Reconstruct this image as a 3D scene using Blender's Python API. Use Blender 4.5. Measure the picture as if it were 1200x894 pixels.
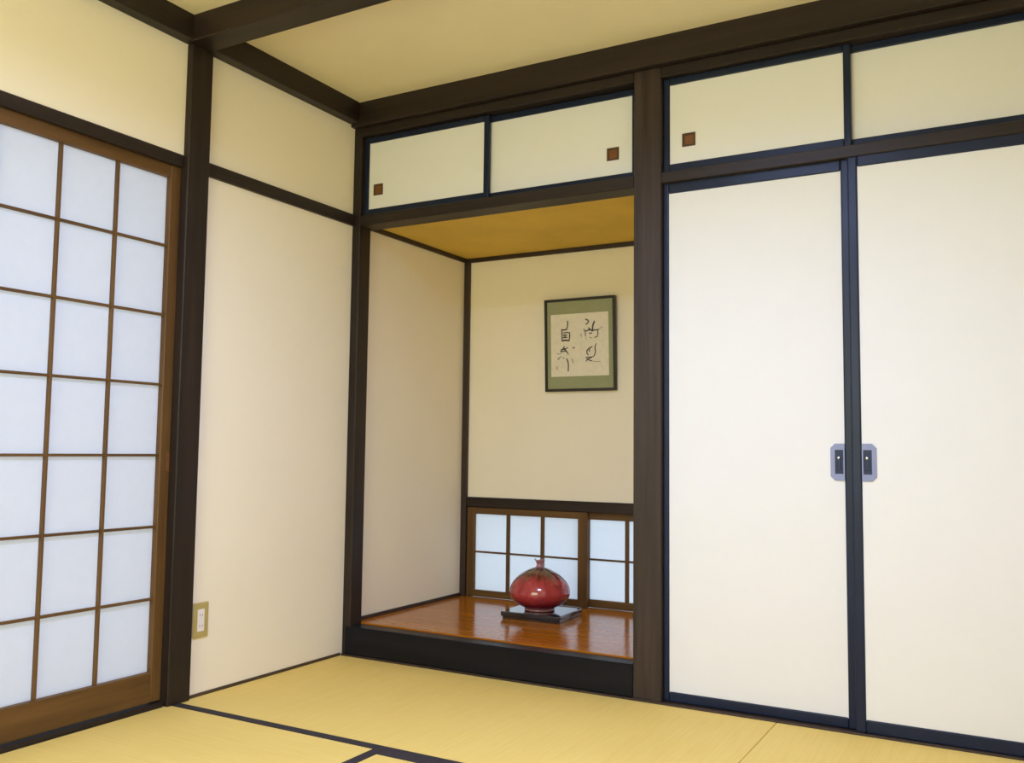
import bpy, bmesh, math, random
from mathutils import Vector, Matrix

random.seed(4)
for o in list(bpy.data.objects):
    bpy.data.objects.remove(o)
sc = bpy.context.scene
COL = sc.collection

# ------------------------------------------------------------------ camera
F_PX = 1068.92
YAW, PITCH, ROLL = 0.5131, 0.0751, 0.0119
cam_d = bpy.data.cameras.new('camera')
cam_d.sensor_fit = 'HORIZONTAL'
cam_d.sensor_width = 36.0
cam_d.lens = F_PX / 1200.0 * 36.0
cam_d.clip_start = 0.02
cam = bpy.data.objects.new('camera', cam_d)
COL.objects.link(cam)
fw = Vector((-math.sin(YAW) * math.cos(PITCH), math.cos(YAW) * math.cos(PITCH), math.sin(PITCH)))
rt0 = Vector((math.cos(YAW), math.sin(YAW), 0))
up0 = rt0.cross(fw)
rt = math.cos(ROLL) * rt0 + math.sin(ROLL) * up0
up = -math.sin(ROLL) * rt0 + math.cos(ROLL) * up0
M = Matrix((rt, up, -fw)).transposed().to_4x4()
M.translation = Vector((2.5552, -3.0915, 0.8723))
cam.matrix_world = M
sc.camera = cam

# ------------------------------------------------------------------ world (overcast daylight outside the paper screens)
W = bpy.data.worlds.new('daylight')
sc.world = W
W.use_nodes = True
bg = W.node_tree.nodes['Background']
bg.inputs['Color'].default_value = (0.68, 0.86, 1.02, 1)
bg.inputs['Strength'].default_value = 1.36

# daylight entering through the window in the wall behind the camera
ld = bpy.data.lights.new('window_daylight', 'AREA')
ld.shape = 'RECTANGLE'
ld.size, ld.size_y = 1.5, 1.35
ld.energy = 41
ld.color = (1.0, 1.05, 0.70)
lo = bpy.data.objects.new('window_daylight', ld)
COL.objects.link(lo)
lo.location = (1.25, -3.90, 1.28)
lo.rotation_euler = (math.radians(90), 0, 0)
LAMP_STRENGTH = 52.0

sc.view_settings.view_transform = 'Standard'
sc.view_settings.look = 'None'
sc.view_settings.gamma = 1.0
sc.view_settings.use_curve_mapping = False
sc.view_settings.exposure = 0.0
sc.cycles.use_denoising = True
sc.cycles.max_bounces = 10
sc.cycles.diffuse_bounces = 7

# ------------------------------------------------------------------ materials
MATS = {}


def new_mat(name):
    m = bpy.data.materials.new(name)
    m.use_nodes = True
    nt = m.node_tree
    return m, nt, nt.nodes['Principled BSDF'], nt.nodes, nt.links


def obj_coords(nt, scale, jitter=True):
    N, L = nt.nodes, nt.links
    tc = N.new('ShaderNodeTexCoord')
    mp = N.new('ShaderNodeMapping')
    mp.inputs['Scale'].default_value = scale
    if jitter:
        oi = N.new('ShaderNodeObjectInfo')
        mul = N.new('ShaderNodeMath'); mul.operation = 'MULTIPLY'
        mul.inputs[1].default_value = 17.0
        L.new(oi.outputs['Random'], mul.inputs[0])
        add = N.new('ShaderNodeVectorMath'); add.operation = 'ADD'
        L.new(tc.outputs['Object'], add.inputs[0])
        L.new(mul.outputs[0], add.inputs[1])
        L.new(add.outputs[0], mp.inputs['Vector'])
    else:
        L.new(tc.outputs['Object'], mp.inputs['Vector'])
    return mp


def ramp(nt, fac, stops):
    r = nt.nodes.new('ShaderNodeValToRGB')
    cr = r.color_ramp
    while len(cr.elements) < len(stops):
        cr.elements.new(0.5)
    for e, (p, c) in zip(cr.elements, stops):
        e.position = p
        e.color = (*c, 1)
    nt.links.new(fac, r.inputs['Fac'])
    return r


def bump(nt, height, strength, dist, bsdf):
    b = nt.nodes.new('ShaderNodeBump')
    b.inputs['Strength'].default_value = strength
    b.inputs['Distance'].default_value = dist
    nt.links.new(height, b.inputs['Height'])
    nt.links.new(b.outputs['Normal'], bsdf.inputs['Normal'])


def noise(nt, vec, scale, detail=3.0, rough=0.55):
    n = nt.nodes.new('ShaderNodeTexNoise')
    n.inputs['Scale'].default_value = scale
    n.inputs['Detail'].default_value = detail
    n.inputs['Roughness'].default_value = rough
    nt.links.new(vec, n.inputs['Vector'])
    return n


def wood(name, axis, c0, c1, rough, fine=28.0, spec=0.5):
    m, nt, b, N, L = new_mat(name)
    s = [fine, fine, fine]
    s[axis] = fine * 0.05
    mp = obj_coords(nt, s)
    n = noise(nt, mp.outputs[0], 1.0, 5.0, 0.6)
    r = ramp(nt, n.outputs['Fac'], [(0.30, c0), (0.70, c1)])
    L.new(r.outputs[0], b.inputs['Base Color'])
    b.inputs['Roughness'].default_value = rough
    b.inputs['Specular IOR Level'].default_value = spec
    bump(nt, n.outputs['Fac'], 0.12, 0.002, b)
    return m


def plaster(name, c, var=0.05, rough=0.9):
    m, nt, b, N, L = new_mat(name)
    mp = obj_coords(nt, (1, 1, 1), False)
    n1 = noise(nt, mp.outputs[0], 3.0, 4.0)
    lo_ = tuple(v * (1 - var) for v in c)
    hi_ = tuple(min(1, v * (1 + var)) for v in c)
    r = ramp(nt, n1.outputs['Fac'], [(0.3, lo_), (0.7, hi_)])
    L.new(r.outputs[0], b.inputs['Base Color'])
    b.inputs['Roughness'].default_value = rough
    b.inputs['Specular IOR Level'].default_value = 0.2
    n2 = noise(nt, mp.outputs[0], 260.0, 2.0)
    bump(nt, n2.outputs['Fac'], 0.15, 0.001, b)
    return m


DW0, DW1 = (0.013, 0.0085, 0.0058), (0.030, 0.0185, 0.0125)
for ax, nm in enumerate('xyz'):
    MATS['dark_' + nm] = wood('dark_stained_wood_' + nm, ax, DW0, DW1, 0.45, spec=0.28)
    MATS['cedar_' + nm] = wood('brown_cedar_' + nm, ax, (0.078, 0.036, 0.0075), (0.150, 0.074, 0.018), 0.5, spec=0.3)
    MATS['trim_' + nm] = wood('thin_brown_trim_' + nm, ax, (0.022, 0.012, 0.007), (0.045, 0.025, 0.013), 0.5)
MATS['strip_x'] = wood('brown_strip_x', 0, (0.035, 0.021, 0.011), (0.07, 0.043, 0.024), 0.5, spec=0.3)
MATS['strip_y'] = wood('brown_strip_y', 1, (0.055, 0.034, 0.016), (0.10, 0.064, 0.032), 0.5, spec=0.3)
MATS['post_z'] = wood('brown_alcove_post_wood', 2, (0.020, 0.0125, 0.0085), (0.052, 0.033, 0.024), 0.45, 34.0, 0.3)
MATS['plaster'] = plaster('cream_plaster', (0.83, 0.755, 0.565), 0.015)
MATS['ceiling'] = plaster('cream_ceiling', (0.79, 0.70, 0.44), 0.03)
MATS['alcove_ceiling'] = plaster('ochre_alcove_ceiling', (0.68, 0.47, 0.095), 0.10)


def lacquer():
    m, nt, b, N, L = new_mat('blue_black_lacquer')
    mp = obj_coords(nt, (6, 6, 6))
    n = noise(nt, mp.outputs[0], 1.0)
    r = ramp(nt, n.outputs['Fac'], [(0.3, (0.009, 0.014, 0.030)), (0.7, (0.013, 0.020, 0.042))])
    L.new(r.outputs[0], b.inputs['Base Color'])
    b.inputs['Roughness'].default_value = 0.36
    b.inputs['Specular IOR Level'].default_value = 0.22
    return m


MATS['lacquer'] = lacquer()


def kerb_lacquer():
    m, nt, b, N, L = new_mat('black_kerb_lacquer')
    mp = obj_coords(nt, (1.5, 20, 20))
    n = noise(nt, mp.outputs[0], 1.0)
    r = ramp(nt, n.outputs['Fac'], [(0.3, (0.006, 0.0062, 0.008)), (0.7, (0.011, 0.011, 0.013))])
    L.new(r.outputs[0], b.inputs['Base Color'])
    b.inputs['Roughness'].default_value = 0.36
    b.inputs['Specular IOR Level'].default_value = 0.15
    return m


MATS['kerb'] = kerb_lacquer()


def fusuma_paper():
    m, nt, b, N, L = new_mat('ivory_fusuma_paper')
    mp = obj_coords(nt, (1, 1, 1))
    n = noise(nt, mp.outputs[0], 9.0, 6.0, 0.6)
    r = ramp(nt, n.outputs['Fac'], [(0.25, (0.728, 0.716, 0.664)), (0.55, (0.738, 0.726, 0.674)), (0.8, (0.744, 0.732, 0.680))])
    # sparse grey-green fibre flecks
    v = N.new('ShaderNodeTexVoronoi')
    v.inputs['Scale'].default_value = 14.0
    v.inputs['Randomness'].default_value = 1.0
    L.new(mp.outputs[0], v.inputs['Vector'])
    r2 = ramp(nt, v.outputs['Distance'], [(0.02, (1, 1, 1)), (0.07, (0, 0, 0))])
    n3 = noise(nt, mp.outputs[0], 4.0)
    r3 = ramp(nt, n3.outputs['Fac'], [(0.55, (0, 0, 0)), (0.75, (0.35, 0.35, 0.35))])
    mul = N.new('ShaderNodeMath'); mul.operation = 'MULTIPLY'
    L.new(r2.outputs[0], mul.inputs[0]); L.new(r3.outputs[0], mul.inputs[1])
    mx = N.new('ShaderNodeMixRGB')
    mx.inputs['Color2'].default_value = (0.60, 0.60, 0.48, 1)
    L.new(mul.outputs[0], mx.inputs['Fac']); L.new(r.outputs[0], mx.inputs['Color1'])
    L.new(mx.outputs[0], b.inputs['Base Color'])
    b.inputs['Roughness'].default_value = 0.75
    b.inputs['Specular IOR Level'].default_value = 0.25
    return m


MATS['fusuma'] = fusuma_paper()


def shoji_paper(name, c0, c1, through):
    m, nt, b, N, L = new_mat(name)
    mp = obj_coords(nt, (1, 1, 1))
    n = noise(nt, mp.outputs[0], 30.0, 5.0, 0.65)
    r = ramp(nt, n.outputs['Fac'], [(0.3, c0), (0.7, c1)])
    d = N.new('ShaderNodeBsdfDiffuse')
    t = N.new('ShaderNodeBsdfTranslucent')
    mx = N.new('ShaderNodeMixShader')
    mx.inputs[0].default_value = through
    L.new(r.outputs[0], d.inputs['Color']); L.new(r.outputs[0], t.inputs['Color'])
    L.new(d.outputs[0], mx.inputs[1]); L.new(t.outputs[0], mx.inputs[2])
    L.new(mx.outputs[0], nt.nodes['Material Output'].inputs['Surface'])
    nt.nodes.remove(b)
    return m


MATS['paper'] = shoji_paper('white_shoji_paper', (0.90, 0.91, 0.93), (0.92, 0.93, 0.95), 0.7)
MATS['paper_dim'] = shoji_paper('dimmed_shoji_paper', (0.80, 0.785, 0.79), (0.82, 0.805, 0.81), 0.64)  # left screens: same paper darkened in colour to hold their glow down


def tatami(name, rush_axis):
    m, nt, b, N, L = new_mat(name)
    s = [1.0, 1.0, 1.0]
    s[rush_axis] = 0.035
    mp = obj_coords(nt, s)
    n1 = noise(nt, mp.outputs[0], 130.0, 3.0, 0.6)
    mp2 = obj_coords(nt, (1, 1, 1))
    n2 = noise(nt, mp2.outputs[0], 2.5, 3.0)
    add = N.new('ShaderNodeMath'); add.operation = 'ADD'
    sc1 = N.new('ShaderNodeMath'); sc1.operation = 'MULTIPLY'; sc1.inputs[1].default_value = 0.6
    sc2 = N.new('ShaderNodeMath'); sc2.operation = 'MULTIPLY'; sc2.inputs[1].default_value = 0.4
    L.new(n1.outputs['Fac'], sc1.inputs[0]); L.new(n2.outputs['Fac'], sc2.inputs[0])
    L.new(sc1.outputs[0], add.inputs[0]); L.new(sc2.outputs[0], add.inputs[1])
    r = ramp(nt, add.outputs[0], [(0.30, (0.70, 0.485, 0.114)), (0.5, (0.745, 0.53, 0.134)), (0.72, (0.78, 0.565, 0.155))])
    L.new(r.outputs[0], b.inputs['Base Color'])
    b.inputs['Roughness'].default_value = 0.62
    b.inputs['Specular IOR Level'].default_value = 0.3
    # warp threads: ribs a few millimetres apart across the rush
    w = N.new('ShaderNodeTexWave')
    w.wave_type = 'BANDS'
    w.bands_direction = 'XYZ'[1 - rush_axis]
    w.inputs['Scale'].default_value = 40.0
    L.new(mp2.outputs[0], w.inputs['Vector'])
    bump(nt, w.outputs['Fac'], 0.10, 0.001, b)
    return m


MATS['tatami_y'] = tatami('tatami_rush_y', 1)
MATS['tatami_x'] = tatami('tatami_rush_x', 0)


def plain(name, c, rough=0.6, metal=0.0, var=0.08, scale=30.0, spec=0.5, coat=0.0):
    m, nt, b, N, L = new_mat(name)
    mp = obj_coords(nt, (1, 1, 1))
    n = noise(nt, mp.outputs[0], scale)
    r = ramp(nt, n.outputs['Fac'], [(0.3, tuple(v * (1 - var) for v in c)), (0.7, tuple(min(1, v * (1 + var)) for v in c))])
    L.new(r.outputs[0], b.inputs['Base Color'])
    b.inputs['Roughness'].default_value = rough
    b.inputs['Metallic'].default_value = metal
    b.inputs['Specular IOR Level'].default_value = spec
    b.inputs['Coat Weight'].default_value = coat
    b.inputs['Coat Roughness'].default_value = 0.08
    return m


MATS['cloth'] = plain('dark_brown_border_cloth', (0.028, 0.021, 0.022), 0.8, var=0.2, scale=300, spec=0.35)
MATS['floor'] = plain('subfloor', (0.25, 0.17, 0.08), 0.8)
MATS['plate'] = plain('blue_grey_metal', (0.185, 0.20, 0.33), 0.4, 0.2, 0.04)
MATS['plate_dark'] = plain('dark_blue_recess', (0.018, 0.024, 0.055), 0.4, 0.1, spec=0.25)
MATS['silver'] = plain('bright_metal', (0.85, 0.86, 0.9), 0.22, 1.0, 0.02)
MATS['pull_wood'] = plain('red_brown_pull', (0.16, 0.056, 0.008), 0.45, var=0.2, scale=60)
MATS['pull_rim'] = plain('dark_brown_pull_rim', (0.075, 0.030, 0.010), 0.45, var=0.15)
MATS['brass_plate'] = plain('old_gold_plate', (0.52, 0.42, 0.15), 0.35, 0.25, 0.06)
MATS['outlet_white'] = plain('white_plastic', (0.80, 0.74, 0.68), 0.4, var=0.02)
MATS['slot'] = plain('dark_slot', (0.25, 0.19, 0.14), 0.7)
MATS['frame_black'] = plain('black_brown_frame', (0.018, 0.013, 0.009), 0.4)
MATS['mat_green'] = plain('sage_green_cloth', (0.29, 0.30, 0.15), 0.85, var=0.08, scale=200)
MATS['art_paper'] = plain('cream_art_paper', (0.72, 0.66, 0.49), 0.85, var=0.05, scale=60)
MATS['ink'] = plain('black_ink', (0.05, 0.045, 0.038), 0.7)
MATS['ink_light'] = plain('thin_grey_ink', (0.20, 0.18, 0.14), 0.8)
MATS['seal'] = plain('faded_red_seal', (0.62, 0.45, 0.31), 0.8)
MATS['board'] = plain('black_board_lacquer', (0.006, 0.007, 0.010), 0.10, var=0.1, spec=0.7, coat=0.8)
MATS['lamp_white'] = plain('white_lamp_base', (0.8, 0.8, 0.78), 0.4, var=0.01)


def alcove_board():
    m, nt, b, N, L = new_mat('polished_orange_brown_board')
    mp = obj_coords(nt, (1.2, 22, 22))
    n = noise(nt, mp.outputs[0], 1.0, 5.0, 0.6)
    r = ramp(nt, n.outputs['Fac'], [(0.25, (0.32, 0.094, 0.003)), (0.5, (0.39, 0.122, 0.004)), (0.78, (0.45, 0.150, 0.006))])
    L.new(r.outputs[0], b.inputs['Base Color'])
    b.inputs['Roughness'].default_value = 0.15
    b.inputs['Specular IOR Level'].default_value = 0.5
    mp2 = obj_coords(nt, (6, 30, 6))
    n2 = noise(nt, mp2.outputs[0], 1.0, 2.0)
    bump(nt, n2.outputs['Fac'], 0.22, 0.004, b)
    return m


MATS['alcove_board'] = alcove_board()


def glaze():
    m, nt, b, N, L = new_mat('red_vase_glaze')
    tc = N.new('ShaderNodeTexCoord')
    sx = N.new('ShaderNodeSeparateXYZ'); L.new(tc.outputs['Object'], sx.inputs[0])
    ang = N.new('ShaderNodeMath'); ang.operation = 'ARCTAN2'
    L.new(sx.outputs['Y'], ang.inputs[0]); L.new(sx.outputs['X'], ang.inputs[1])
    # drips: noise over the angle only
    cmb = N.new('ShaderNodeCombineXYZ')
    L.new(ang.outputs[0], cmb.inputs['X'])
    nd = noise(nt, cmb.outputs[0], 4.2, 2.0, 0.7)
    # lower limit of the olive drip glaze
    mr = N.new('ShaderNodeMapRange')
    mr.inputs['From Min'].default_value = 0.32; mr.inputs['From Max'].default_value = 0.68
    mr.inputs['To Min'].default_value = 0.172; mr.inputs['To Max'].default_value = 0.108
    L.new(nd.outputs['Fac'], mr.inputs['Value'])
    sub = N.new('ShaderNodeMath'); sub.operation = 'SUBTRACT'
    L.new(sx.outputs['Z'], sub.inputs[0]); L.new(mr.outputs[0], sub.inputs[1])
    fac = N.new('ShaderNodeMapRange')
    fac.inputs['From Min'].default_value = -0.008; fac.inputs['From Max'].default_value = 0.030
    L.new(sub.outputs[0], fac.inputs['Value'])
    n2 = noise(nt, tc.outputs['Object'], 22.0, 4.0)
    red0 = ramp(nt, n2.outputs['Fac'], [(0.3, (0.26, 0.020, 0.022)), (0.55, (0.37, 0.036, 0.036)), (0.75, (0.45, 0.085, 0.080))])
    low = N.new('ShaderNodeMapRange'); low.inputs['From Min'].default_value = 0.085; low.inputs['From Max'].default_value = 0.02
    L.new(sx.outputs['Z'], low.inputs['Value'])
    red = N.new('ShaderNodeMixRGB'); red.inputs['Color2'].default_value = (0.20, 0.014, 0.034, 1)
    L.new(low.outputs[0], red.inputs['Fac']); L.new(red0.outputs[0], red.inputs['Color1'])
    olive = ramp(nt, n2.outputs['Fac'], [(0.35, (0.050, 0.024, 0.013)), (0.7, (0.16, 0.070, 0.030))])
    mx = N.new('ShaderNodeMixRGB')
    L.new(fac.outputs[0], mx.inputs['Fac']); L.new(red.outputs[0], mx.inputs['Color1']); L.new(olive.outputs[0], mx.inputs['Color2'])
    # pinkish bare neck and foot
    nk = N.new('ShaderNodeMapRange'); nk.inputs['From Min'].default_value = 0.187; nk.inputs['From Max'].default_value = 0.197
    L.new(sx.outputs['Z'], nk.inputs['Value'])
    ft = N.new('ShaderNodeMapRange'); ft.inputs['From Min'].default_value = 0.014; ft.inputs['From Max'].default_value = 0.009
    L.new(sx.outputs['Z'], ft.inputs['Value'])
    mxa = N.new('ShaderNodeMath'); mxa.operation = 'MAXIMUM'
    L.new(nk.outputs[0], mxa.inputs[0]); L.new(ft.outputs[0], mxa.inputs[1])
    mx2 = N.new('ShaderNodeMixRGB'); mx2.inputs['Color2'].default_value = (0.34, 0.14, 0.16, 1)
    L.new(mxa.outputs[0], mx2.inputs['Fac']); L.new(mx.outputs[0], mx2.inputs['Color1'])
    L.new(mx2.outputs[0], b.inputs['Base Color'])
    b.inputs['Roughness'].default_value = 0.16
    b.inputs['Coat Weight'].default_value = 0.5
    b.inputs['Coat Roughness'].default_value = 0.06
    return m


MATS['glaze'] = glaze()


def lamp_mat():
    m, nt, b, N, L = new_mat('lit_lamp_diffuser')
    e = N.new('ShaderNodeEmission')
    e.inputs['Color'].default_value = (0.945, 1.21, 2.42, 1)
    e.inputs['Strength'].default_value = LAMP_STRENGTH
    L.new(e.outputs[0], N['Material Output'].inputs['Surface'])
    N.remove(b)
    return m


MATS['lamp'] = lamp_mat()

# ------------------------------------------------------------------ builders
CACHE = {}


def box_bm(sx, sy, sz, bev, seg=1):
    bm = bmesh.new()
    bmesh.ops.create_cube(bm, size=1.0)
    bmesh.ops.scale(bm, vec=(sx, sy, sz), verts=bm.verts)
    if bev > 0:
        bmesh.ops.bevel(bm, geom=list(bm.edges), offset=min(bev, 0.45 * min(sx, sy, sz)), segments=seg, affect='EDGES', profile=0.5)
    return bm


def link(name, me, mat, parent=None, loc=(0, 0, 0)):
    o = bpy.data.objects.new(name, me)
    COL.objects.link(o)
    o.location = loc
    if parent:
        o.parent = parent
    if mat and not me.materials:
        me.materials.append(MATS[mat])
    return o


def world_origin(o):
    v = Vector((0, 0, 0))
    while o:
        v += o.location
        o = o.parent
    return v


def box(name, x0, x1, y0, y1, z0, z1, mat, parent=None, bev=0.002, seg=1):
    """a bevelled board given by its world extents; alike boards share their mesh"""
    key = (round(x1 - x0, 5), round(y1 - y0, 5), round(z1 - z0, 5), mat, bev, seg)
    if key not in CACHE:
        bm = box_bm(x1 - x0, y1 - y0, z1 - z0, bev, seg)
        me = bpy.data.meshes.new(name)
        bm.to_mesh(me); bm.free()
        CACHE[key] = me
    c = Vector(((x0 + x1) / 2, (y0 + y1) / 2, (z0 + z1) / 2))
    return link(name, CACHE[key], mat, parent, c - world_origin(parent))


def multi_box(name, boxes, mat, bev=0.0):
    bm = bmesh.new()
    lo_ = Vector((min(b[0] for b in boxes), min(b[2] for b in boxes), min(b[4] for b in boxes)))
    for x0, x1, y0, y1, z0, z1 in boxes:
        t = box_bm(x1 - x0, y1 - y0, z1 - z0, bev)
        bmesh.ops.translate(t, vec=Vector(((x0 + x1) / 2, (y0 + y1) / 2, (z0 + z1) / 2)) - lo_, verts=t.verts)
        me = bpy.data.meshes.new('t'); t.to_mesh(me); t.free()
        bm.from_mesh(me); bpy.data.meshes.remove(me)
    me = bpy.data.meshes.new(name)
    bm.to_mesh(me); bm.free()
    return link(name, me, mat, None, lo_)


def empty(name, loc):
    o = bpy.data.objects.new(name, None)
    o.empty_display_size = 0.05
    COL.objects.link(o)
    o.location = loc
    return o


def tag(o, label, cat, group=None, kind=None):
    o['label'] = label
    o['category'] = cat
    if group:
        o['group'] = group
    if kind:
        o['kind'] = kind
    return o


def struct(o, label, cat):
    return tag(o, label, cat, kind='structure')


# ------------------------------------------------------------------ the room shell
ZC = 2.384
YD = 0.936            # alcove back wall
struct(box('floor', -0.15, 2.95, -3.90, 1.05, -0.16, -0.055, 'floor', bev=0), 'bare wooden subfloor under the straw mats', 'floor')
struct(box('ceiling', -0.15, 2.95, -3.90, 1.05, ZC, ZC + 0.10, 'ceiling', bev=0), 'plain cream ceiling between dark beams', 'ceiling')
struct(multi_box('wall_left', [(-0.08, 0, -0.88, 0.03, -0.055, ZC), (-0.08, 0, -2.78, -0.88, 1.87, ZC), (-0.08, 0, -3.90, -2.78, -0.055, ZC)], 'plaster'),
       'cream plaster wall beside the tall paper screen', 'wall')
struct(box('wall_alcove_left', -0.08, 0, 0.03, 1.05, -0.055, ZC, 'plaster', bev=0), 'cream plaster side wall inside the alcove', 'wall')
struct(box('wall_alcove_back', 0, 1.36, YD, 1.02, 0.60, ZC, 'plaster', bev=0), 'cream plaster wall at the back of the alcove behind the framed calligraphy', 'wall')
struct(box('wall_alcove_right', 1.345, 1.40, 0.09, 1.02, -0.055, ZC, 'plaster', bev=0), 'plaster wall between alcove and closet', 'wall')
struct(box('wall_back', 1.40, 2.95, 0.95, 1.02, -0.055, ZC, 'plaster', bev=0), 'plaster wall at the back of the closet', 'wall')
struct(box('wall_right', 2.80, 2.90, -3.90, 0.95, -0.055, ZC, 'plaster', bev=0), 'cream plaster wall on the right of the room', 'wall')
wx0, wx1, wz0, wz1 = 0.45, 2.05, 0.55, 2.0
struct(multi_box('wall_rear', [(0, wx0, -3.82, -3.72, -0.055, ZC), (wx1, 2.8, -3.82, -3.72, -0.055, ZC),
                               (wx0, wx1, -3.82, -3.72, -0.055, wz0), (wx0, wx1, -3.82, -3.72, wz1, ZC)], 'plaster'),
       'cream plaster wall with a wide window behind the viewer', 'wall')
# the open window behind the viewer
w3 = struct(empty('window_3', ((wx0 + wx1) / 2, -3.77, wz0)), 'wide open window with a dark frame behind the viewer', 'window')
for a, b_ in ((wx0, wx0 + 0.04), (wx1 - 0.04, wx1), ((wx0 + wx1) / 2 - 0.02, (wx0 + wx1) / 2 + 0.02)):
    box('stile', a, b_, -3.80, -3.75, wz0, wz1, 'dark_z', w3)
for a, b_ in ((wz0, wz0 + 0.04), (wz1 - 0.04, wz1)):
    box('rail', wx0, wx1, -3.80, -3.75, a, b_, 'dark_x', w3)

# posts and beams
_t = [0]


def trim(x0, x1, y0, y1, z0, z1, mat, label, cat, bev=0.003):
    _t[0] += 1
    return struct(box('trim_%d' % _t[0], x0, x1, y0, y1, z0, z1, mat, bev=bev), label, cat)


trim(1.3186, 1.4243, 0.0, 0.105, 0.0, 2.281, 'post_z', 'thick dark brown post between the alcove and the closet doors', 'post')
trim(-0.065, 0.040, 0.0, 0.078, 0.0, 2.281, 'dark_z', 'slender dark corner post at the left edge of the alcove', 'post')
trim(-0.075, 0.025, -0.927, -0.831, 0.0, 2.294, 'dark_z', 'dark brown post between the tall paper screen and the plaster wall', 'post')
trim(-0.075, 0.025, -2.835, -2.738, 0.0, 2.294, 'dark_z', 'dark brown post at the far side of the paper screens', 'post')
trim(2.735, 2.84, 0.0, 0.105, 0.0, 2.281, 'dark_z', 'dark brown post at the right end of the closet', 'post')
trim(0.0, 2.80, -0.030, 0.10, 2.280, ZC + 0.01, 'dark_x', 'long dark beam under the ceiling above the alcove and closet', 'beam')
trim(-0.01, 0.048, -3.72, -0.031, 2.294, ZC + 0.01, 'dark_y', 'dark beam along the top of the left wall', 'beam')
trim(0.03, 2.80, -0.946, -0.846, 2.292, ZC + 0.011, 'dark_x', 'dark beam crossing the ceiling from the left wall post', 'beam')
trim(0.040, 1.3186, 0.0, 0.10, 2.243, 2.280, 'dark_x', 'dark lintel above the cupboard over the alcove', 'lintel')
trim(1.4243, 2.735, 0.0, 0.10, 2.240, 2.280, 'dark_x', 'dark lintel above the cupboard over the closet', 'lintel')
trim(0.040, 1.3186, 0.0, 0.10, 1.843, 1.888, 'dark_x', 'dark brown lintel along the top of the alcove opening', 'lintel')
trim(1.4243, 2.735, 0.0, 0.10, 1.845, 1.886, 'dark_x', 'dark brown lintel above the tall closet doors', 'lintel')
trim(-0.02, 0.014, -0.831, 0.0, 1.845, 1.894, 'dark_y', 'dark rail across the plaster wall left of the alcove', 'rail')
trim(-0.075, 0.006, -2.738, -0.927, 1.847, 1.891, 'dark_y', 'dark lintel above the tall paper screen', 'lintel')
trim(-0.10, 0.006, -2.738, -0.927, -0.05, 0.014, 'dark_y', 'dark sill under the tall paper screen', 'sill')
trim(-0.02, 0.004, -0.831, -0.015, -0.05, 0.010, 'strip_y', 'thin dark strip along the foot of the plaster wall', 'strip', bev=0.001)
trim(0.004, 2.735, -0.015, 0.0, -0.05, 0.005, 'strip_x', 'thin dark strip along the foot of the alcove step', 'strip', bev=0.001)
trim(1.4243, 2.735, 0.0, 0.10, -0.05, 0.003, 'trim_x', 'wooden track under the tall closet doors', 'sill', bev=0.001)
trim(0.014, 1.3186, -0.005, 0.075, 0.005, 0.1205, 'kerb', 'black lacquered step along the front of the alcove', 'step', bev=0.004)
# alcove lining
struct(box('floor_alcove', 0.0, 1.345, 0.075, 0.985, 0.06, 0.126, 'alcove_board', bev=0.001), 'polished orange brown board floor of the alcove', 'floor')
struct(box('ceiling_alcove', 0.0, 1.345, 0.10, YD, 1.874, 1.884, 'alcove_ceiling', bev=0), 'ochre yellow ceiling of the alcove', 'ceiling')
trim(0.0, 0.012, 0.10, YD, 1.852, 1.874, 'trim_y', 'thin dark strip between alcove side wall and alcove ceiling', 'strip', bev=0.001)
trim(0.012, 1.345, YD - 0.012, YD, 1.852, 1.874, 'trim_x', 'thin dark strip between alcove back wall and alcove ceiling', 'strip', bev=0.001)
trim(0.0, 0.010, 0.078, YD - 0.016, 0.126, 0.141, 'trim_y', 'thin dark strip at the foot of the alcove side wall', 'strip', bev=0.001)
trim(0.0, 0.032, YD - 0.018, YD + 0.05, 0.126, 1.852, 'trim_z', 'thin dark upright strip in the back corner of the alcove', 'strip', bev=0.001)
trim(0.032, 1.345, YD - 0.012, YD + 0.07, 0.579, 0.630, 'dark_x', 'dark rail above the low paper windows in the alcove', 'rail')


# ------------------------------------------------------------------ tatami mats
def mat_thing(x0, x1, y0, y1, rush, borders, label):
    """borders: list of (x0,x1,y0,y1) cloth strips"""
    t = tag(empty('tatami_mat', ((x0 + x1) / 2, (y0 + y1) / 2, -0.055)), label, 'tatami mat', 'straw mats on the floor')
    box('rush_surface', x0 + 0.0008, x1 - 0.0008, y0 + 0.0008, y1 - 0.0008, -0.055, 0.0, 'tatami_' + rush, t, bev=0.002)
    for bx in borders:
        box('border', *bx, -0.02, 0.0012, 'cloth', t, bev=0.0006)
    return t


H = 0.034
YA = -0.904
mat_thing(0.005, 1.824, YA, -0.016, 'y', [(0.005, 1.824, YA, YA + H)], 'straw mat lying along the alcove step')
mat_thing(1.824, 2.735, YA, -0.016, 'y', [(1.824, 2.735, YA, YA + H)], 'straw mat in front of the tall closet doors')
mat_thing(0.008, 0.908, -2.73, YA, 'x', [(0.908 - H, 0.908, -2.73, YA)], 'straw mat running beside the tall paper screen')
mat_thing(0.908, 2.735, -1.815, YA, 'y', [(0.908, 2.735, YA - H, YA), (0.908, 2.735, -1.815, -1.815 + H)], 'straw mat at the bottom edge of the view with a dark border')
mat_thing(0.908, 2.735, -2.73, -1.815, 'y', [(0.908, 2.735, -1.815 - H, -1.815), (0.908, 2.735, -2.73, -2.73 + H)], 'straw mat in the middle of the room under the viewer')
mat_thing(0.008, 1.82, -3.70, -2.73, 'y', [(0.008, 1.82, -2.73 - H, -2.73)], 'straw mat along the rear wall behind the viewer')
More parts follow.
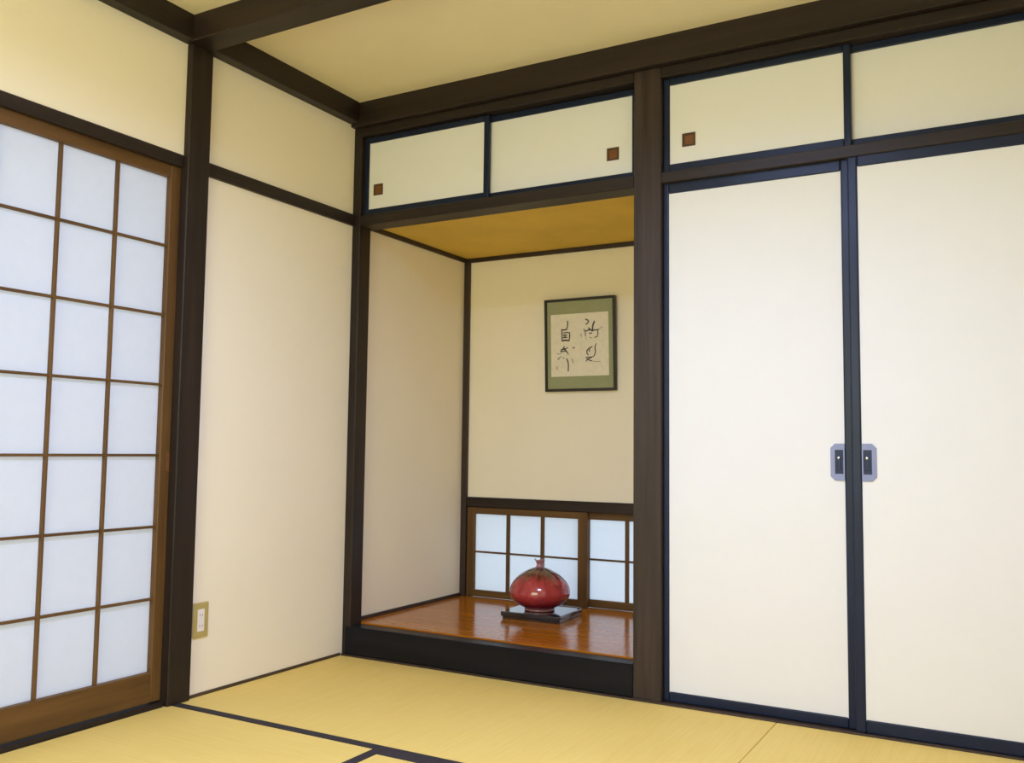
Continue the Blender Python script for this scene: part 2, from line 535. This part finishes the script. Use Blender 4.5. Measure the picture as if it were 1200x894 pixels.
mat_thing(1.82, 2.735, -3.70, -2.73, 'y', [(1.82, 2.735, -2.73 - H, -2.73)], 'straw mat in the rear corner behind the viewer')


# ------------------------------------------------------------------ paper screens
def shoji_side(n, xf, ya, yb, label, cat, with_pull=True):
    """sliding paper screen in the left wall: front face at x = xf, from y = ya (near the alcove) to y = yb"""
    z0, z1 = 0.018, 1.852
    d = struct(empty('door_%d' % n, (xf - 0.015, (ya + yb) / 2, z0)), label, cat)
    st, top, bot, dep = 0.046, 0.046, 0.099, 0.030
    for a, b_ in ((ya - st, ya), (yb, yb + st)):
        box('stile', xf - dep, xf, a, b_, z0, z1, 'cedar_z', d, 0.0025)
    box('rail', xf - dep + 0.001, xf - 0.001, yb + st, ya - st, z1 - top, z1, 'cedar_y', d)
    box('rail', xf - dep + 0.001, xf - 0.001, yb + st, ya - st, z0, z0 + bot, 'cedar_y', d)
    iy0, iy1, iz0, iz1 = yb + st, ya - st, z0 + bot, z1 - top
    nc, nr = 4, 7
    bw, bd = 0.0085, 0.015
    pw, ph = (iy1 - iy0) / nc, (iz1 - iz0) / nr
    xb = xf - 0.007
    for i in range(1, nc):
        y = iy1 - i * pw
        box('lattice_bar', xb - bd, xb, y - bw / 2, y + bw / 2, iz0, iz1, 'cedar_z', d, 0.0008)
    for j in range(1, nr):
        z = iz0 + j * ph
        box('lattice_bar', xb - bd + 0.001, xb - 0.001, iy0, iy1, z - bw / 2, z + bw / 2, 'cedar_y', d, 0.0008)
    for i in range(nc):
        for j in range(nr):
            box('paper_pane', xb - bd - 0.0006, xb - bd, iy0 + i * pw, iy0 + (i + 1) * pw, iz0 + j * ph, iz0 + (j + 1) * ph, 'paper_dim', d, 0)
    if with_pull:
        p = box('pull', xf - 0.004, xf + 0.0006, ya - 0.022, ya - 0.004, 0.782, 0.856, 'pull_rim', d, 0.0005)
        box('recess', xf, xf + 0.0012, ya - 0.0185, ya - 0.0075, 0.786, 0.852, 'pull_wood', p, 0.0004)
    return d


shoji_side(1, -0.012, -0.920, -1.826, 'tall sliding paper screen with brown lattice beside the left post', 'sliding door')
shoji_side(4, -0.050, -1.790, -2.736, 'tall sliding paper screen behind the first one on the left wall', 'sliding door', False)


def shoji_low(n, yf, xa, xb_, z0, z1, sl, sr, top, bot, cols, label):
    d = struct(empty('window_%d' % n, ((xa + xb_) / 2, yf + 0.012, z0)), label, 'window')
    dep = 0.022
    box('stile', xa, xa + sl, yf, yf + dep, z0, z1, 'cedar_z', d)
    box('stile', xb_ - sr, xb_, yf, yf + dep, z0, z1, 'cedar_z', d)
    box('rail', xa + sl, xb_ - sr, yf + 0.001, yf + dep - 0.001, z1 - top, z1, 'cedar_x', d)
    box('rail', xa + sl, xb_ - sr, yf + 0.001, yf + dep - 0.001, z0, z0 + bot, 'cedar_x', d)
    ix0, ix1, iz0, iz1 = xa + sl, xb_ - sr, z0 + bot, z1 - top
    pw, ph = (ix1 - ix0) / cols, (iz1 - iz0) / 2
    bw, bd = 0.009, 0.012
    y = yf + 0.003
    for i in range(1, cols):
        x = ix0 + i * pw
        box('lattice_bar', x - bw, x + bw, y, y + bd, iz0, iz1, 'cedar_z', d, 0.0008)
    z = iz0 + ph
    box('lattice_bar', ix0, ix1, y + 0.001, y + bd - 0.001, z - bw / 2, z + bw / 2, 'cedar_x', d, 0.0008)
    for i in range(cols):
        for j in range(2):
            box('paper_pane', ix0 + i * pw, ix0 + (i + 1) * pw, y + bd, y + bd + 0.0006, iz0 + j * ph, iz0 + (j + 1) * ph, 'paper', d, 0)
    return d


shoji_low(1, 0.930, 0.034, 0.712, 0.128, 0.578, 0.045, 0.050, 0.033, 0.033, 3, 'low paper window with six panes at the left behind the red vase')
shoji_low(2, 0.956, 0.664, 1.342, 0.128, 0.578, 0.045, 0.050, 0.034, 0.036, 3, 'low paper window partly hidden behind the thick alcove post')


# ------------------------------------------------------------------ tall closet doors
def closet_door(n, x0, x1, yf, z0, z1, sl, sr, top, bot, pull_side, label):
    d = struct(empty('door_%d' % n, ((x0 + x1) / 2, yf + 0.01, z0)), label, 'sliding door')
    dep = 0.020
    box('panel', x0 + sl - 0.004, x1 - sr + 0.004, yf + 0.005, yf + dep - 0.002, z0 + bot - 0.004, z1 - top + 0.004, 'fusuma', d, 0)
    for a, b_ in ((x0, x0 + sl), (x1 - sr, x1)):
        box('stile', a, b_, yf, yf + dep, z0, z1, 'lacquer', d, 0.005, 3)
    box('rail', x0 + sl, x1 - sr, yf + 0.0005, yf + dep, z1 - top, z1, 'lacquer', d, 0.004, 2)
    box('rail', x0 + sl, x1 - sr, yf + 0.0005, yf + dep, z0, z0 + bot, 'lacquer', d, 0.004, 2)
    # pull plate with cut corners on its outer side, set against the stile
    s = -1 if pull_side == 'right' else 1
    xe = (x1 - sr) if pull_side == 'right' else (x0 + sl)
    za, zb = 0.786, 0.906
    wd = 0.044
    c = 0.014
    ox, oy, oz = xe, yf + 0.005, za
    h = zb - za
    # outline (u away from the stile, v up) and the recess rectangle
    outer = [(0, 0), (wd - c, 0), (wd, c), (wd, h - c), (wd - c, h), (0, h)]
    iu0, iu1, iv0, iv1 = 0.004, 0.030, 0.022, 0.100
    inner = [(iu0, iv0), (iu1, iv0), (iu1 + 0.0002, iv0 + 0.0002), (iu1, iv1), (iu1 - 0.0002, iv1), (iu0, iv1)]
    t = 0.0035
    bm = bmesh.new()
    vo = [bm.verts.new((s * u, -t, v)) for u, v in outer]
    vi = [bm.verts.new((s * u, -t, v)) for u, v in inner]
    vob = [bm.verts.new((s * u, 0.0, v)) for u, v in outer]
    vib = [bm.verts.new((s * u, 0.0, v)) for u, v in inner]
    for k in range(6):
        k2 = (k + 1) % 6
        bm.faces.new((vo[k], vo[k2], vi[k2], vi[k]))
        bm.faces.new((vo[k2], vo[k], vob[k], vob[k2]))
        bm.faces.new((vi[k], vi[k2], vib[k2], vib[k]))
    bmesh.ops.recalc_face_normals(bm, faces=bm.faces)
    me = bpy.data.meshes.new('pull_plate'); bm.to_mesh(me); bm.free()
    p = link('pull_plate', me, 'plate', d, Vector((ox, oy, oz)) - world_origin(d))
    p['label'] = 'blue grey metal pull plate with cut corners'
    xa, xb_ = sorted((xe + s * iu0, xe + s * iu1))
    box('recess', xa - 0.001, xb_ + 0.001, oy - 0.0012, oy - 0.0002, za + iv0 - 0.001, za + iv1 + 0.001, 'plate_dark', p, 0)
    um = (iu0 + iu1) / 2
    xm = xe + s * um
    box('latch', xm - 0.006, xm + 0.006, oy - 0.0035, oy - 0.0010, za + 0.034, za + 0.076, 'plate_dark', p, 0.001)
    # round bright rivet on the latch
    bm = bmesh.new()
    bmesh.ops.create_uvsphere(bm, u_segments=14, v_segments=8, radius=0.0048)
    bmesh.ops.scale(bm, vec=(1, 0.6, 1), verts=bm.verts)
    for f in bm.faces: f.smooth = True
    me = bpy.data.meshes.new('rivet'); bm.to_mesh(me); bm.free()
    link('rivet', me, 'silver', p, Vector((xm - 0.002, oy - 0.0036, za + 0.074)) - world_origin(p))
    return d


closet_door(2, 1.4245, 2.074, 0.022, 0.004, 1.857, 0.021, 0.033, 0.048, 0.034, 'right', 'tall ivory sliding closet door next to the thick alcove post')
closet_door(3, 2.066, 2.734, 0.000, 0.004, 1.846, 0.031, 0.031, 0.036, 0.041, 'left', 'tall ivory sliding closet door at the right edge of the view')


# ------------------------------------------------------------------ cupboards above the alcove and the closet
def cupboard(x0, x1, split, pulls, label):
    z0, z1 = 1.8885, 2.2395
    c = tag(empty('overhead_cupboard', ((x0 + x1) / 2, 0.4, z0)), label, 'cupboard', 'cupboards under the ceiling beam')
    box('body', x0 + 0.002, x1 - 0.002, 0.10, 0.90, z0 + 0.003, z1, 'dark_x', c, 0)
    specs = [(x0 + 0.0005, split + 0.012, 0.024), (split - 0.012, x1 - 0.0005, 0.046)]
    for (a, b_, yf), pl in zip(specs, pulls):
        sl, sr, top, bot = 0.024, 0.024, 0.026, 0.030
        if yf > 0.04:
            sr, sl = 0.026, 0.018
        p = box('door', a + sl - 0.003, b_ - sr + 0.003, yf + 0.005, yf + 0.018, z0 + bot - 0.003, z1 - top + 0.003, 'fusuma', c, 0)
        for q0, q1 in ((a, a + sl), (b_ - sr, b_)):
            box('stile', q0, q1, yf, yf + 0.02, z0, z1, 'lacquer', p, 0.004, 2)
        for q0, q1 in ((z0, z0 + bot), (z1 - top, z1)):
            box('rail', a + sl, b_ - sr, yf + 0.0005, yf + 0.02, q0, q1, 'lacquer', p, 0.003, 2)
        px, pz = pl
        s2 = 0.0245
        yy = yf + 0.005
        # square wooden pull: four sloping rim faces around a sunk square
        bm = bmesh.new()
        o1 = [bm.verts.new((sx * s2, -0.003, sz * s2)) for sx, sz in ((-1, -1), (1, -1), (1, 1), (-1, 1))]
        o0 = [bm.verts.new((sx * s2, 0.001, sz * s2)) for sx, sz in ((-1, -1), (1, -1), (1, 1), (-1, 1))]
        i1 = [bm.verts.new((sx * s2 * 0.72, -0.003, sz * s2 * 0.72)) for sx, sz in ((-1, -1), (1, -1), (1, 1), (-1, 1))]
        i0 = [bm.verts.new((sx * s2 * 0.66, -0.0008, sz * s2 * 0.66)) for sx, sz in ((-1, -1), (1, -1), (1, 1), (-1, 1))]
        for k in range(4):
            k2 = (k + 1) % 4
            bm.faces.new((o0[k], o0[k2], o1[k2], o1[k]))
            bm.faces.new((o1[k], o1[k2], i1[k2], i1[k]))
            f = bm.faces.new((i1[k], i1[k2], i0[k2], i0[k]))
        f = bm.faces.new(i0)
        f.material_index = 1
        bmesh.ops.recalc_face_normals(bm, faces=bm.faces)
        me = bpy.data.meshes.new('pull'); bm.to_mesh(me); bm.free()
        me.materials.append(MATS['pull_rim']); me.materials.append(MATS['pull_wood'])
        pu = link('pull', me, None, p, Vector((px, yy, pz)) - world_origin(p))
        pu['label'] = 'small square brown wooden pull'
    return c


cupboard(0.040, 1.3186, 0.665, [(0.115, 2.002), (1.214, 2.000)], 'ivory sliding cupboard above the alcove with two square brown pulls')
cupboard(1.4243, 2.735, 2.066, [(1.520, 2.001), (2.607, 2.001)], 'ivory sliding cupboard above the tall closet doors')


# ------------------------------------------------------------------ vase on its board
def lathe(name, prof, seg, mat, parent, loc, rimfn=None):
    bm = bmesh.new()
    rings = []
    for k, (r, z) in enumerate(prof):
        ring = []
        for i in range(seg):
            a = 2 * math.pi * i / seg
            rr, zz = (r, z) if not rimfn else rimfn(k, a, r, z)
            ring.append(bm.verts.new((rr * math.cos(a), rr * math.sin(a), zz)))
        rings.append(ring)
    for k in range(len(rings) - 1):
        for i in range(seg):
            j = (i + 1) % seg
            bm.faces.new((rings[k][i], rings[k][j], rings[k + 1][j], rings[k + 1][i]))
    bm.faces.new(list(reversed(rings[0])))
    bm.faces.new(rings[-1])
    for f in bm.faces: f.smooth = len(f.verts) == 4
    me = bpy.data.meshes.new(name); bm.to_mesh(me); bm.free()
    return link(name, me, mat, parent, loc)


BX, BY, BZ = 0.636, 0.612, 0.126
bd = tag(empty('display_board', (BX, BY, BZ)), 'black lacquered display board under the red vase', 'board')
bm = box_bm(0.278, 0.234, 0.012, 0.002)
me = bpy.data.meshes.new('foot'); bm.to_mesh(me); bm.free()
link('foot', me, 'board', bd, (0, 0, 0.006))
bm = box_bm(0.290, 0.246, 0.021, 0.004, 2)
me = bpy.data.meshes.new('top'); bm.to_mesh(me); bm.free()
link('top', me, 'board', bd, (0, 0, 0.0215))
bd.rotation_euler = (0, 0, math.radians(2.5))

prof = [(0.060, 0.0), (0.067, 0.002), (0.069, 0.006), (0.066, 0.011), (0.069, 0.014), (0.085, 0.021), (0.105, 0.032), (0.122, 0.046),
        (0.132, 0.060), (0.1365, 0.074), (0.137, 0.084), (0.1345, 0.098), (0.1285, 0.113), (0.1190, 0.128), (0.106, 0.143), (0.090, 0.157),
        (0.071, 0.169), (0.050, 0.180), (0.032, 0.187), (0.021, 0.1905), (0.0165, 0.195), (0.0150, 0.202), (0.0160, 0.209), (0.0195, 0.216), (0.0235, 0.221),
        (0.0225, 0.223), (0.0170, 0.219), (0.0125, 0.211), (0.0115, 0.200), (0.0100, 0.190)]
smooth_prof = []
for k in range(len(prof) - 1):
    smooth_prof.append(prof[k])


def rim(k, a, r, z):
    if k >= 22 and z > 0.212:
        w = (z - 0.212) / 0.011
        pet = 0.5 + 0.5 * math.cos(3 * (a - math.radians(200)))
        return r * (1 + 0.20 * w * (pet - 0.5)), z + 0.008 * w * (pet - 0.4)
    # shallow lobes over the shoulder
    return r * (1 + 0.006 * math.sin(6 * a) * min(1, max(0, (z - 0.05) / 0.06))) if z < 0.18 else r, z


vs = tag(empty('vase', (0.631, 0.600, BZ + 0.032)), 'round dark red glazed vase with a narrow neck in the alcove', 'vase')
body = lathe('body', smooth_prof[:20], 56, 'glaze', vs, (0, 0, 0), rim)
# the neck uses object coordinates of its own, shifted so that the glaze heights agree
bm = bmesh.new()
ring0 = smooth_prof[19:]
rings = []
for k, (r, z) in enumerate(ring0):
    ring = []
    for i in range(40):
        a = 2 * math.pi * i / 40
        rr, zz = rim(19 + k, a, r, z)
        ring.append(bm.verts.new((rr * math.cos(a), rr * math.sin(a), zz)))
    rings.append(ring)
for k in range(len(rings) - 1):
    for i in range(40):
        j = (i + 1) % 40
        bm.faces.new((rings[k][i], rings[k][j], rings[k + 1][j], rings[k + 1][i])).smooth = True
me = bpy.data.meshes.new('neck'); bm.to_mesh(me); bm.free()
link('neck', me, 'glaze', vs, (0, 0, 0))

# ------------------------------------------------------------------ framed calligraphy
pf = tag(empty('picture_frame', (0.674, 0.918, 1.162)), 'black framed calligraphy with a sage green mount on the alcove wall', 'picture')
FW, FH, FD, FB = 0.378, 0.455, 0.020, 0.013


def pbox(name, x0, x1, y0, y1, z0, z1, mat, parent, bev):
    bm = box_bm(x1 - x0, y1 - y0, z1 - z0, bev)
    me = bpy.data.meshes.new(name); bm.to_mesh(me); bm.free()
    return link(name, me, mat, parent, ((x0 + x1) / 2, (y0 + y1) / 2, (z0 + z1) / 2))


hw = FW / 2
pbox('frame_bar', -hw, -hw + FB, -FD / 2, FD / 2, 0, FH, 'frame_black', pf, 0.0015)
pbox('frame_bar', hw - FB, hw, -FD / 2, FD / 2, 0, FH, 'frame_black', pf, 0.0015)
pbox('frame_bar', -hw + FB, hw - FB, -FD / 2, FD / 2, 0, FB, 'frame_black', pf, 0.0015)
pbox('frame_bar', -hw + FB, hw - FB, -FD / 2, FD / 2, FH - FB, FH, 'frame_black', pf, 0.0015)
pbox('mount', -hw + FB - 0.002, hw - FB + 0.002, -0.003, 0.006, FB - 0.002, FH - FB + 0.002, 'mat_green', pf, 0)['label'] = 'sage green mount'
PX0, PX1, PZ0, PZ1 = -0.1555, 0.1525, 0.073, 0.379
paper = pbox('sheet', PX0, PX1, -0.0042, -0.003, PZ0, PZ1, 'art_paper', pf, 0)
paper['label'] = 'cream sheet with brushed characters'


def strokes(name, lines, mat):
    """brush strokes given in a 0..790 by 0..840 grid over the sheet; (points, width)"""
    sx, sz = (PX1 - PX0) / 790.0, (PZ1 - PZ0) / 840.0
    cx, cz = (PX0 + PX1) / 2, (PZ0 + PZ1) / 2
    for q_, (pts, w) in enumerate(lines):
        bm = bmesh.new()
        P = [Vector((PX0 + (u - 75) * sx - cx, PZ1 - (v - 15) * sz - cz)) for u, v in pts]
        n = len(P)
        wl = [w * sx * (0.75 + 0.25 * math.sin(math.pi * (k + 0.6) / n)) for k in range(n)]
        A, B = [], []
        for k in range(n):
            d = (P[min(k + 1, n - 1)] - P[max(k - 1, 0)]).normalized()
            q = Vector((-d.y, d.x)) * wl[k] / 2
            A.append(P[k] + q); B.append(P[k] - q)
        yf_ = -0.0009 - 0.00001 * q_
        fr = [(bm.verts.new((a.x, yf_, a.y)), bm.verts.new((b2.x, yf_, b2.y)), bm.verts.new((a.x, -0.0005, a.y)), bm.verts.new((b2.x, -0.0005, b2.y))) for a, b2 in zip(A, B)]
        for k in range(n - 1):
            a, b2 = fr[k], fr[k + 1]
            bm.faces.new((a[0], b2[0], b2[1], a[1]))
            bm.faces.new((a[0], a[2], b2[2], b2[0]))
            bm.faces.new((a[1], b2[1], b2[3], a[3]))
        for e in (fr[0], fr[-1]):
            bm.faces.new((e[0], e[1], e[3], e[2]))
        bmesh.ops.recalc_face_normals(bm, faces=bm.faces)
        me = bpy.data.meshes.new(name); bm.to_mesh(me); bm.free()
        link(name, me, mat, paper, (0, 0, 0))


strokes('brush_stroke', [([(312, 105), (312, 160), (300, 215)], 17), ([(222, 222), (262, 228), (305, 218)], 19), ([(228, 222), (232, 300), (230, 378)], 16),
                              ([(245, 268), (292, 262), (340, 268)], 14), ([(337, 265), (338, 320), (330, 378)], 17), ([(226, 372), (280, 366), (335, 374)], 22),
                              ([(245, 300), (275, 294), (305, 298)], 16), ([(242, 332), (275, 326), (306, 330)], 18), ([(270, 296), (272, 330)], 18)], 'ink')
strokes('brush_stroke', [([(205, 520), (245, 480), (262, 448)], 15), ([(215, 488), (262, 492), (312, 466)], 14), ([(258, 470), (282, 505), (312, 545)], 18),
                              ([(210, 522), (250, 515), (292, 512)], 14), ([(380, 478), (405, 468)], 17), ([(288, 612), (308, 650), (316, 700), (312, 790)], 17)], 'ink')
strokes('brush_stroke', [([(160, 545), (190, 548), (225, 540)], 9), ([(165, 612), (190, 604), (215, 582)], 13), ([(240, 600), (258, 612)], 15),
                              ([(362, 615), (376, 640), (376, 680)], 11), ([(172, 626), (190, 622)], 9), ([(300, 560), (330, 552)], 8)], 'ink_light')
strokes('brush_stroke', [([(556, 100), (582, 108), (600, 130), (590, 152), (560, 170)], 17), ([(682, 130), (660, 180), (652, 225), (656, 268)], 21),
                              ([(532, 232), (556, 262), (604, 244), (660, 252), (742, 248)], 17), ([(552, 262), (556, 296), (554, 330)], 12),
                              ([(596, 215), (620, 240), (646, 262)], 17), ([(602, 292), (648, 288)], 14), ([(722, 258), (726, 300), (712, 338), (676, 352)], 14)], 'ink')
strokes('brush_stroke', [([(700, 428), (682, 470), (688, 540), (670, 592), (645, 605)], 14), ([(648, 468), (600, 490), (572, 522), (574, 560), (596, 578)], 17),
                              ([(600, 540), (608, 512), (618, 498)], 13), ([(552, 612), (590, 606), (646, 608)], 13), ([(642, 610), (590, 628), (556, 662)], 14), ([(566, 622), (600, 645), (645, 662)], 15)], 'ink')
strokes('brush_stroke', [([(655, 664), (700, 672), (755, 670)], 7), ([(495, 290), (500, 330)], 11), ([(610, 345), (650, 358)], 9), ([(560, 340), (566, 372)], 7), ([(745, 235), (790, 212)], 8)], 'ink_light')
strokes('seal', [([(158, 712), (158, 762)], 38)], 'seal')
# it hangs leaning slightly forward, its foot against the wall
pf.rotation_euler = (math.radians(2.6), 0, 0)
pf.location = (0.676, 0.9235, 1.162)

# ------------------------------------------------------------------ outlet on the plaster wall
ol = tag(empty('wall_outlet', (0, -0.777, 0.262)), 'old gold wall outlet with a white insert low beside the left post', 'outlet')
pl = box('plate', 0.0, 0.006, -0.812, -0.744, 0.202, 0.324, 'brass_plate', ol, 0.003, 2)
ins = box('insert', 0.005, 0.0085, -0.794, -0.764, 0.224, 0.301, 'outlet_white', ol, 0.002, 2)
for zc_ in (0.243, 0.281):
    for dy in (-0.006, 0.006):
        box('slot', 0.0084, 0.0088, -0.779 + dy - 0.0011, -0.779 + dy + 0.0011, zc_ - 0.004, zc_ + 0.004, 'slot', ins, 0)

# ------------------------------------------------------------------ ceiling light over the middle of the room
cl = tag(empty('ceiling_light', (1.62, -1.78, ZC - 0.125)), 'round white ceiling light over the middle of the room', 'lamp')
lathe('diffuser', [(0.02, 0.060), (0.15, 0.061), (0.24, 0.064), (0.262, 0.068), (0.262, 0.085)], 40, 'lamp', cl, (0, 0, 0))
lathe('base', [(0.268, 0.072), (0.268, 0.006), (0.274, 0.0), (0.284, 0.003), (0.300, 0.050), (0.300, 0.100), (0.26, 0.125)], 40, 'lamp_white', cl, (0, 0, 0))  # unseen deep rim, shaped to cut the lamp's light on the upper walls
